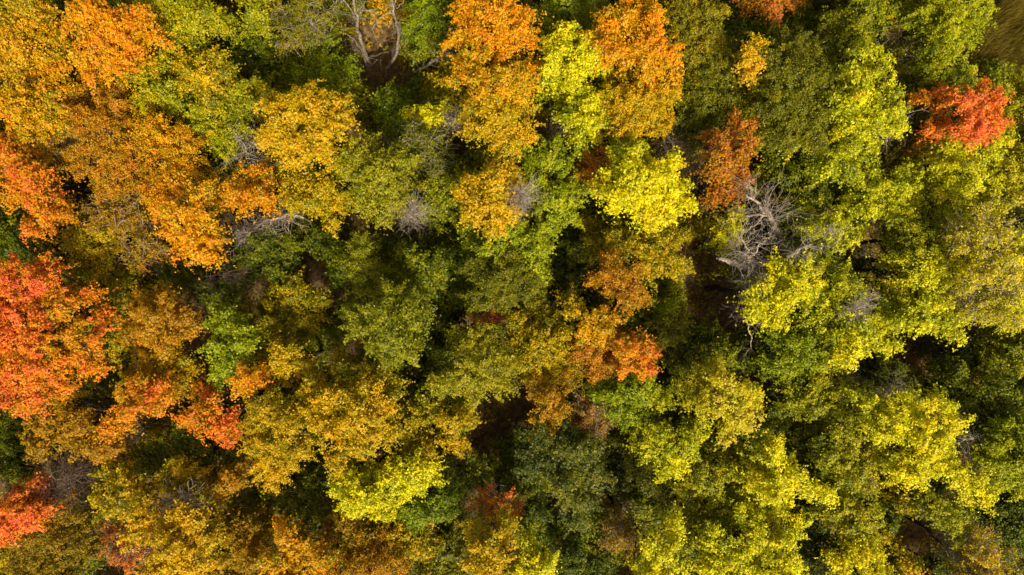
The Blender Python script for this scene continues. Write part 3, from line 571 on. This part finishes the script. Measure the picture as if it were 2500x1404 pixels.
dead_tree('dead_tree', 'drooping grey brown dead limb by the brown floor', [
    [(1758,738,2,.04),(1785,750,4,.06),(1808,770,5.4,.07),(1828,778,6.4,.06),(1838,772,6.8,.03)],
    [(1826,780,6.4,.04),(1828,800,6.4,.035),(1832,830,6.2,.03),(1834,850,6.2,.02)], [(1834,849,6.2,.02),(1815,868,6.2,.012)]], GREYBARK, DARKTWIG, 45, .6, 8, tr=.010, dz=2.6)
dead_tree('fallen_branch', 'dead grey branches fallen across dark litter with brush of twigs', [
    [(742,532,3.0,.03),(722,526,3.2,.06),(705,522,3.2,.07),(680,532,3.0,.07),(655,536,2.8,.06),(630,548,2.6,.05),(612,570,2.4,.04),(588,590,2.2,.02)],
    [(705,521,3.2,.05),(706,530,2.8,.06)], [(620,566,2.6,.03),(600,570,2.6,.02),(585,571,2.6,.012)], [(640,545,2.8,.03),(638,575,2.4,.025),(645,600,2.2,.012)]],
    GREYBARK, TWIG, 190, .75, 9, droop=.1, tr=.011, cat='branch', dz=4.2, thick=1.1)
dead_tree('bare_bush', 'round bush of bare grey twigs beside olive shaded tree', [
    [(1012,560,1,.06),(1008,548,5,.06),(1005,535,8,.05),(1003,522,9.2,.04),(1010,505,10,.03)],
    [(1005,530,8.4,.035),(990,520,9,.02),(980,535,9,.012)], [(1006,525,8.6,.03),(1022,515,9.4,.02)],
    [(1012,505,9.8,.028),(1000,492,10.2,.022),(985,488,10.4,.02),(965,496,10.4,.012)]], GREYBARK, TWIG, 150, .62, 10, tr=.009, spreadz=.9, cat='bush')
dead_tree('bare_tree', 'leafless grey twig tree between golden maple and small orange tree', [
    [(618,420,.5,.08),(614,400,5,.06),(608,380,8,.05),(600,362,9.4,.04),(590,345,10.2,.02)],
    [(612,392,6.5,.04),(628,370,8.4,.03),(638,355,9.2,.015)], [(610,388,7,.035),(595,395,8,.02),(580,400,8.4,.012)], [(614,400,5,.03),(630,412,7,.02),(640,425,7.6,.012)]],
    GREYBARK, TWIG, 80, .9, 11, tr=.010, dz=1.0)
dead_tree('bare_tree', 'bare purple grey brushy crown between coral red and tan gold trees', [
    [(282,1112,3,.08),(255,1118,5,.08),(228,1128,6.6,.07),(200,1145,8,.06),(170,1162,9.2,.05),(135,1172,10.2,.03)],
    [(226,1128,6.6,.05),(210,1160,8,.04),(185,1185,9,.03),(150,1200,9.6,.02)], [(215,1135,7.2,.04),(185,1135,8.4,.03),(150,1140,9.4,.02)],
    [(198,1146,8,.04),(165,1180,9.2,.03),(120,1195,10,.015)]], GREYBARK, DARKTWIG, 260, 1.0, 12, tr=.010)
dead_tree('bare_tree', 'bare brown brushy tree bending over the dark gap beside lemon maple', [
    [(1605,305,8,.05),(1622,318,7.6,.06),(1637,345,7,.06),(1645,368,6.6,.05),(1662,376,6.4,.035),(1672,400,6,.015)],
    [(1640,352,6.8,.04),(1648,375,6,.03),(1655,395,5.4,.015)], [(1622,360,5.6,.035),(1640,388,5,.04),(1662,405,4.6,.035),(1690,422,4,.02)],
    [(1630,330,7.2,.03),(1645,350,6.8,.02),(1660,368,6.4,.012)]], BARK, DARKTWIG, 120, .8, 13, tr=.010, dz=2.0, thick=1.1)
dead_tree('bare_bush', 'grey twig tuft between lemon maple and terracotta tree', [
    [(1722,440,1,.04),(1716,425,4,.035),(1715,405,5.4,.03),(1718,388,6.2,.025),(1728,378,6.6,.015)], [(1714,446,4,.03),(1700,436,5,.02),(1692,430,5.4,.012)]],
    GREYBARK, TWIG, 90, .6, 14, tr=.010, cat='bush')
dead_tree('bare_bush', 'grey bare twigs mixed into the golden maple top', [
    [(1262,500,9,.04),(1266,490,11,.035),(1270,478,12.4,.03),(1275,465,13.2,.015)], [(1268,485,11.6,.025),(1280,500,12.6,.012)], [(1268,488,11.4,.025),(1255,475,12.8,.012)]],
    GREYBARK, TWIG, 130, .6, 15, tr=.009, spreadz=.8, cat='bush')
dead_tree('bare_bush', 'spray of grey twigs beside the small yellow crown', [
    [(1140,330,1,.04),(1128,310,5,.035),(1115,295,7.4,.03),(1100,285,8.6,.02)], [(1118,298,7,.025),(1095,300,8,.015),(1070,302,8.4,.01)], [(1120,298,7,.02),(1118,275,8.2,.012)]],
    GREYBARK, TWIG, 110, .6, 16, tr=.010, cat='bush')
dead_tree('bare_tree', 'dark bare branches stretched over shade beside tan rounded tree', [
    [(440,712,3.5,.03),(470,688,4.2,.04),(505,674,4.8,.045),(545,668,5,.04),(580,668,4.6,.025)], [(500,675,4.8,.03),(520,690,4.8,.025),(560,680,5,.015)],
    [(470,690,4.2,.03),(485,730,4,.02),(470,760,3.8,.012)]], BARK, DARKTWIG, 60, .8, 17, tr=.010, dz=3.0)
dead_tree('bare_bush', 'hanging grey bare twigs under the yellow hanging maple', [
    [(1408,352,1,.04),(1402,335,6,.03),(1395,318,9,.02)], [(1384,345,5,.03),(1382,325,8,.02),(1380,312,9.4,.012)]], GREYBARK, TWIG, 60, .7, 18, tr=.010, cat='bush')
dead_tree('bare_bush', 'grey brush of twigs between golden tree and yellow maple', [
    [(1270,365,1,.04),(1295,350,5,.035),(1320,335,7,.03),(1345,312,8.4,.015)], [(1310,345,6,.025),(1335,345,7,.012)]], GREYBARK, DARKTWIG, 80, .7, 19, tr=.010, cat='bush')
dead_tree('fallen_branch', 'fallen pale branches in black gap beside lime green tree', [
    [(2312,1085,6,.03),(2340,1080,6.4,.04),(2365,1070,6.8,.035),(2385,1066,7,.02)], [(2340,1082,6.4,.03),(2355,1100,6.4,.02),(2362,1104,6.4,.012)],
    [(2348,1110,6,.03),(2375,1112,6.4,.045),(2400,1122,6.8,.04),(2415,1120,7,.02)], [(2400,1122,6.8,.03),(2388,1136,6.6,.02)]], PALEBARK, TWIG, 80, .6, 20, tr=.010, cat='branch', dz=2.5, thick=1.2)
dead_tree('bare_bush', 'tan twig spray below the yellow rim lit maple', [
    [(1998,868,5,.03),(2020,885,6,.03),(2045,900,6.6,.025),(2068,915,7,.012)], [(2020,886,6,.02),(2040,908,6.6,.012)]], GREYBARK, TWIG, 70, .55, 21, tr=.010, cat='bush')
dead_tree('fallen_branch', 'single crooked pale branch over the yellow green shade', [
    [(2078,606,6,.02),(2100,612,6.4,.035),(2130,618,6.8,.03),(2162,620,7,.015)]], PALEBARK, TWIG, 14, .5, 22, tr=.009, cat='branch')
dead_tree('bare_bush', 'grey twig tuft on the yellow green maple', [
    [(2070,770,8,.03),(2080,762,11,.03),(2090,755,12.6,.015)], [(2080,763,11,.02),(2110,735,12.8,.015),(2125,733,13,.01)]], GREYBARK, TWIG, 110, .5, 23, tr=.009, spreadz=.8, cat='bush')
dead_tree('bare_bush', 'brown twig knot between faded yellow trees', [
    [(2335,735,8,.03),(2342,725,11,.03),(2350,715,12,.015)]], BARK, DARKTWIG, 110, .5, 24, tr=.009, spreadz=.8, cat='bush')
dead_tree('bare_bush', 'pale tan twig tuft in the yellow green tree with tan tufts', [
    [(2028,590,5,.03),(2026,575,9,.025),(2024,562,10.4,.015)]], PALEBARK, TWIG, 80, .45, 25, tr=.009, spreadz=.8, cat='bush')
dead_tree('bare_bush', 'dark bare twigs below the round pale green maple', [
    [(1000,930,1,.04),(990,905,4,.03),(978,885,6,.02)], [(992,908,4,.03),(1010,890,5,.015)]], BARK, DARKTWIG, 90, .7, 26, tr=.010, cat='bush')
dead_tree('fallen_branch', 'dead grey limb lying across the gold olive tree', [
    [(482,1205,11,.03),(460,1210,11.4,.035),(435,1218,11.6,.03),(400,1235,11.8,.015)], [(460,1210,11.4,.025),(448,1228,11.5,.012)]], GREYBARK, TWIG, 50, .6, 27, tr=.010, cat='branch')
dead_tree('bare_bush', 'grey twigs in dark pocket under coral and orange tree', [
    [(325,1075,3,.03),(318,1058,6,.03),(305,1045,8,.015)], [(318,1060,6,.02),(335,1050,7.4,.012)]], GREYBARK, TWIG, 60, .6, 28, tr=.010, cat='bush')
dead_tree('bare_bush', 'tangled bare stems between vivid green tree and coral sprigs', [
    [(1140,1310,1,.03),(1128,1285,4,.025),(1130,1260,6,.015)], [(1135,1300,2,.025),(1145,1275,5,.02),(1160,1262,6,.012)]], BARK, DARKTWIG, 60, .7, 29, tr=.010, cat='bush')
dead_tree('bare_bush', 'grey twig brush at golden maple edge of the lime wood', [
    [(2150,985,4,.03),(2165,965,7,.025),(2190,950,8.6,.015)], [(2160,972,6,.02),(2200,985,8,.012)]], GREYBARK, TWIG, 90, .7, 30, tr=.010, cat='bush')
dead_tree('bare_bush', 'grey twigs beside the yellow green maple sunlit rim', [
    [(2150,350,4,.03),(2155,330,8,.03),(2165,310,10,.02),(2180,280,11.4,.012)], [(2155,332,8,.025),(2175,325,10,.012)]], GREYBARK, TWIG, 90, .7, 31, tr=.010, cat='bush')

# ------------------------------------------------------------------ saplings and shrubs of the understory
SAP = {}
def sapling_proto(pal, k, t):
    rng = np.random.default_rng(100 + 17*k + len(SAP))
    hgt = 3.6
    VV, QQ, TT, SS = [], [], [], []; nv = 0; tb = Tubes(); sm = Tubes()
    sm.tube(bend((0, 0, -0.15), (0.1, 0, hgt*0.75), 5, 0, rng), np.linspace(0.05, 0.02, 5), 5)
    for j in range(6 + k % 2):
        a = rng.uniform(0, 6.28); rr = rng.uniform(0.15, 1.0) if j else 0
        c = np.array([rr*math.cos(a), rr*math.sin(a), hgt - 0.5 - 0.9*rr*rr*rng.uniform(.5, 1.3)])
        V, Q, tt, vv, cp, cs = lobe_leaves(c, rng.uniform(0.42, 0.68), 'm', t, rng, 0.80)
        VV.append(V); QQ.append(Q + nv); nv += len(V); TT.append(tt); SS.append(vv)
        tb.tube(bend((0.05, 0, hgt*rng.uniform(.2, .6)), c, 4, 0.1, rng), np.linspace(0.022, 0.01, 4), 4)
        for e in cp[::2]: tb.tube(np.array([c, e]), [.010, .005], 3)
    cr = mesh_from('foliage', np.concatenate(VV), np.concatenate(QQ), LEAF[pal], {'tint': np.concatenate(TT), 'vary': np.concatenate(SS)})
    return sm.mesh('stem', BARK), tb.mesh('branches', BARK), cr
KINDS = [('GR', .5, 'dark green'), ('GR', .72, 'mid green'), ('YG', .38, 'yellow green'), ('OL', .35, 'olive'), ('DG', .55, 'bluish green'),
         ('GD', .36, 'gold green'), ('OR', .52, 'orange tinged'), ('BR', .5, 'brown leaved')]
for ki, (pal, t, nm) in enumerate(KINDS):
    SAP[ki] = [sapling_proto(pal, v + 3*ki, t) for v in range(2)]
CLEAR = [(930,130,90),(1010,190,70),(770,720,62),(745,800,40),(1750,720,80),(1720,780,46),(1690,650,40),(2150,540,46),(2210,835,90),(1250,985,70),
         (1480,1190,40),(1225,1000,60),(600,530,60),(500,830,46),(300,880,34),(1620,360,46),(2120,660,36),(2250,1290,50),(1510,1080,34),(40,180,34),(2360,1090,34),
         (700,100,24),(1820,40,30),(1060,850,24),(1180,1060,40),(830,110,40)]
def names_near(x, y):
    best = sorted(TREES, key=lambda T: min((l[0]-x)**2 + (l[1]-y)**2 for l in T[5]))
    return best[0][0], best[1][0]
def short(lbl):
    w_ = lbl.split(); keep = []
    for q in w_:
        if q in ('beside','between','with','next','in','above','below','behind','over','under','at','along','merging','leaning','adjoining','standing','rising','sloping','wedged','squeezed','bordering','among','overhanging','joined','peeking','projecting','and','near','on','by','tangled','edge','of','laced','streaked','ringed','touching','shaded','lit','bending') and len(keep) >= 2: break
        keep.append(q)
    return ' '.join(keep[:6])
rng = np.random.default_rng(77)
count = 0; USED = set()
step = 99
for gy in np.arange(-20, 1440, step):
    for gx in np.arange(-30, 2540, step):
        x = gx + rng.uniform(-34, 34) + (step/2 if int(gy/step) % 2 else 0); y = gy + rng.uniform(-34, 34)
        if any((x-a)**2 + (y-b)**2 < r*r for a, b, r in CLEAR): continue
        if x > 2300 and y < 175 and (x - 2350) > (150 - y)*0.5 - 40: continue
        cov = np.hypot(LOB[:, 0]-x, LOB[:, 1]-y) / LOB[:, 2]
        inner = (cov < 0.75).sum() + 2*(cov < 0.45).sum()
        hh = rng.uniform(3.0, 7.0)
        left = x < 700
        p = np.array([.26, .20, .16, .14, .07, .10, .04, .03]) if not left else np.array([.24, .16, .12, .16, .04, .16, .09, .03])
        ki = rng.choice(8, p=p/p.sum()); v = rng.integers(2)
        sc = rng.uniform(0.95, 1.5); rz = rng.uniform(0, 6.28)
        if inner >= 2 and rng.random() < 0.8: continue
        nm = KINDS[ki][2]
        q = at(x, y, hh*0.8)
        root = bpy.data.objects.new('understory_sapling', None); COL.objects.link(root)
        root.location = (q[0], q[1], 0.0); root.rotation_euler = (0, 0, rz); root.scale = (sc, sc, hh/3.6)
        root.empty_display_size = 0.2
        size = ('tall ' if hh > 5.2 else 'low ') + ('broad ' if sc > 1.22 else 'slim ')
        two = names_near(x, y)
        lab = '%s%s sapling beside the %s' % (size, nm, short(two[0]))
        if lab in USED: lab = '%s%s sapling between the %s and the %s' % (size, nm, ' '.join(short(two[0]).split()[:3]), ' '.join(short(two[1]).split()[:3]))
        USED.add(lab)
        root['label'] = lab
        root['category'] = 'sapling'; root['group'] = 'saplings of the understory'
        for nme, me in zip(('stem', 'branches', 'foliage'), SAP[ki][v]):
            po = add(nme, me, stem_o if nme == 'branches' else root)
            if nme == 'stem': stem_o = po
        count += 1
print('saplings', count)

# ------------------------------------------------------------------ fallen leaves on the floor
def litter():
    rng = np.random.default_rng(8)
    n = 62000
    x = rng.uniform(-36, 36, n); y = rng.uniform(-21, 21, n)
    k = ~((x > 28.2 + (y - 13.7)*0.70) & (y > 13.6)); x, y = x[k], y[k]; n = len(x)
    pos = np.stack([x, y, rng.uniform(0.06, 0.22, n)], -1)
    V, Q = leaves(pos, np.zeros((n, 3)), 0.14, 0.11, rng, up=1.5, rough=0.45)
    tint = np.clip(np.where(rng.random(n) < 0.75, rng.normal(0.35, 0.25, n), 0.9), 0, 1)
    o = add('leaf_litter', mesh_from('leaf_litter', V, Q, LEAF['BR'], {'tint': tint, 'vary': np.clip(rng.normal(0.4, 0.25, n), 0, 1)}))
    o['kind'] = 'stuff'; o['label'] = 'brown fallen leaves covering the forest floor'; o['category'] = 'leaf litter'
litter()

def ground_cover():
    """patches of low herbs, brambles and seedlings"""
    rng = np.random.default_rng(31)
    m = 2600
    cx = rng.uniform(-34, 34, m); cy = rng.uniform(-20, 20, m)
    k = ~((cx > 27.8 + (cy - 13.7)*0.70) & (cy > 13.2)); cx, cy = cx[k], cy[k]; m = len(cx)
    ch = rng.uniform(0.25, 1.1, m); cr = rng.uniform(0.2, 0.6, m); ct = np.clip(rng.normal(0.45, 0.2, m), 0, 1)
    n = 95000; ci = rng.integers(0, m, n)
    off = rng.normal(0, 0.5, (n, 3)) * cr[ci][:, None]
    pos = np.stack([cx[ci] + off[:, 0], cy[ci] + off[:, 1], ch[ci]*rng.uniform(0.5, 1.0, n) + 0.1], -1)
    V, Q = leaves(pos, np.zeros((n, 3)), 0.12, 0.10, rng, up=1.1, rough=0.5)
    o = add('ground_cover', mesh_from('ground_cover', V, Q, LEAF['GD'], {'tint': np.clip(ct[ci] + rng.normal(0, .12, n), 0, 1), 'vary': np.clip(rng.normal(0.45, 0.22, n), 0, 1)}))
    o['kind'] = 'stuff'; o['label'] = 'low leafy herbs and seedlings on the forest floor'; o['category'] = 'ground cover'
ground_cover()

# ------------------------------------------------------------------ the wood goes on past the picture
def surrounding():
    rng = np.random.default_rng(21)
    root = bpy.data.objects.new('surrounding_woodland', None); COL.objects.link(root)
    root['kind'] = 'stuff'; root['label'] = 'canopy of the surrounding autumn woodland'; root['category'] = 'woodland'
    kinds = []
    for pal, t in (('GD', .45), ('YG', .5), ('OR', .6), ('YL', .45), ('GR', .6)):
        VV, QQ, TT, SS = [], [], [], []; nv = 0
        for j in range(11):
            a = rng.uniform(0, 6.28); rr = 0.0 if j == 0 else rng.uniform(0.9, 2.3)
            c = np.array([rr*math.cos(a), rr*math.sin(a), 10.4 - 0.32*rr*rr + rng.uniform(-.8, .3) - (2.2 if j > 7 else 0)])
            V, Q, tt, vv, cp, cs = lobe_leaves(c, rng.uniform(0.85, 1.15), 'm', t + rng.normal(0, .06), rng, 0.62)
            VV.append(V); QQ.append(Q + nv); nv += len(V); TT.append(tt); SS.append(vv)
        tb = Tubes(); tb.tube(bend((0, 0, -0.3), (0.1, 0.1, 9), 6, 0, rng), np.linspace(0.17, 0.06, 6), 6)
        for j in range(8):
            a = rng.uniform(0, 6.28)
            tb.tube(bend((0.05, 0.05, rng.uniform(4, 7)), (1.7*math.cos(a), 1.7*math.sin(a), 9), 4, 0.2, rng), np.linspace(0.06, 0.02, 4), 4)
        kinds.append((mesh_from('woodland_crown', np.concatenate(VV), np.concatenate(QQ), LEAF[pal], {'tint': np.concatenate(TT), 'vary': np.concatenate(SS)}), tb.mesh('woodland_trunk', BARK)))
    spots = []
    for k, (X, Y) in enumerate([(32.5, 20.0), (37.3, 24.6), (42.0, 29.2), (47, 34)]):
        n = 4.6
        for x in np.arange(-X, X + 1, n): spots += [(x, -Y), (x, Y)]
        for y in np.arange(-Y + n, Y - 1, n): spots += [(-X, y), (X, y)]
    for (x, y) in spots:
        x += rng.uniform(-.9, .9); y += rng.uniform(-.7, .7)
        if x > 24 and y > 5: continue
        cr, tr = kinds[rng.integers(len(kinds))]
        sc = rng.uniform(0.95, 1.2); hz = rng.uniform(0.85, 1.1) * (0.58 if -22.5 < y < -18 else 0.74 if -27 < y < -18 else 1.0); rz = rng.uniform(0, 6.28)
        for nm_, me in (('woodland_crown', cr), ('woodland_trunk', tr)):
            o = add(nm_, me, root); o.location = (x, y, 0); o.scale = (sc, sc, hz); o.rotation_euler = (0, 0, rz); o['kind'] = 'stuff'
surrounding()
tris = sum(len(m.loops) - 2*len(m.polygons) for m in bpy.data.meshes)
print('unique triangles', tris, 'objects', len(bpy.data.objects))
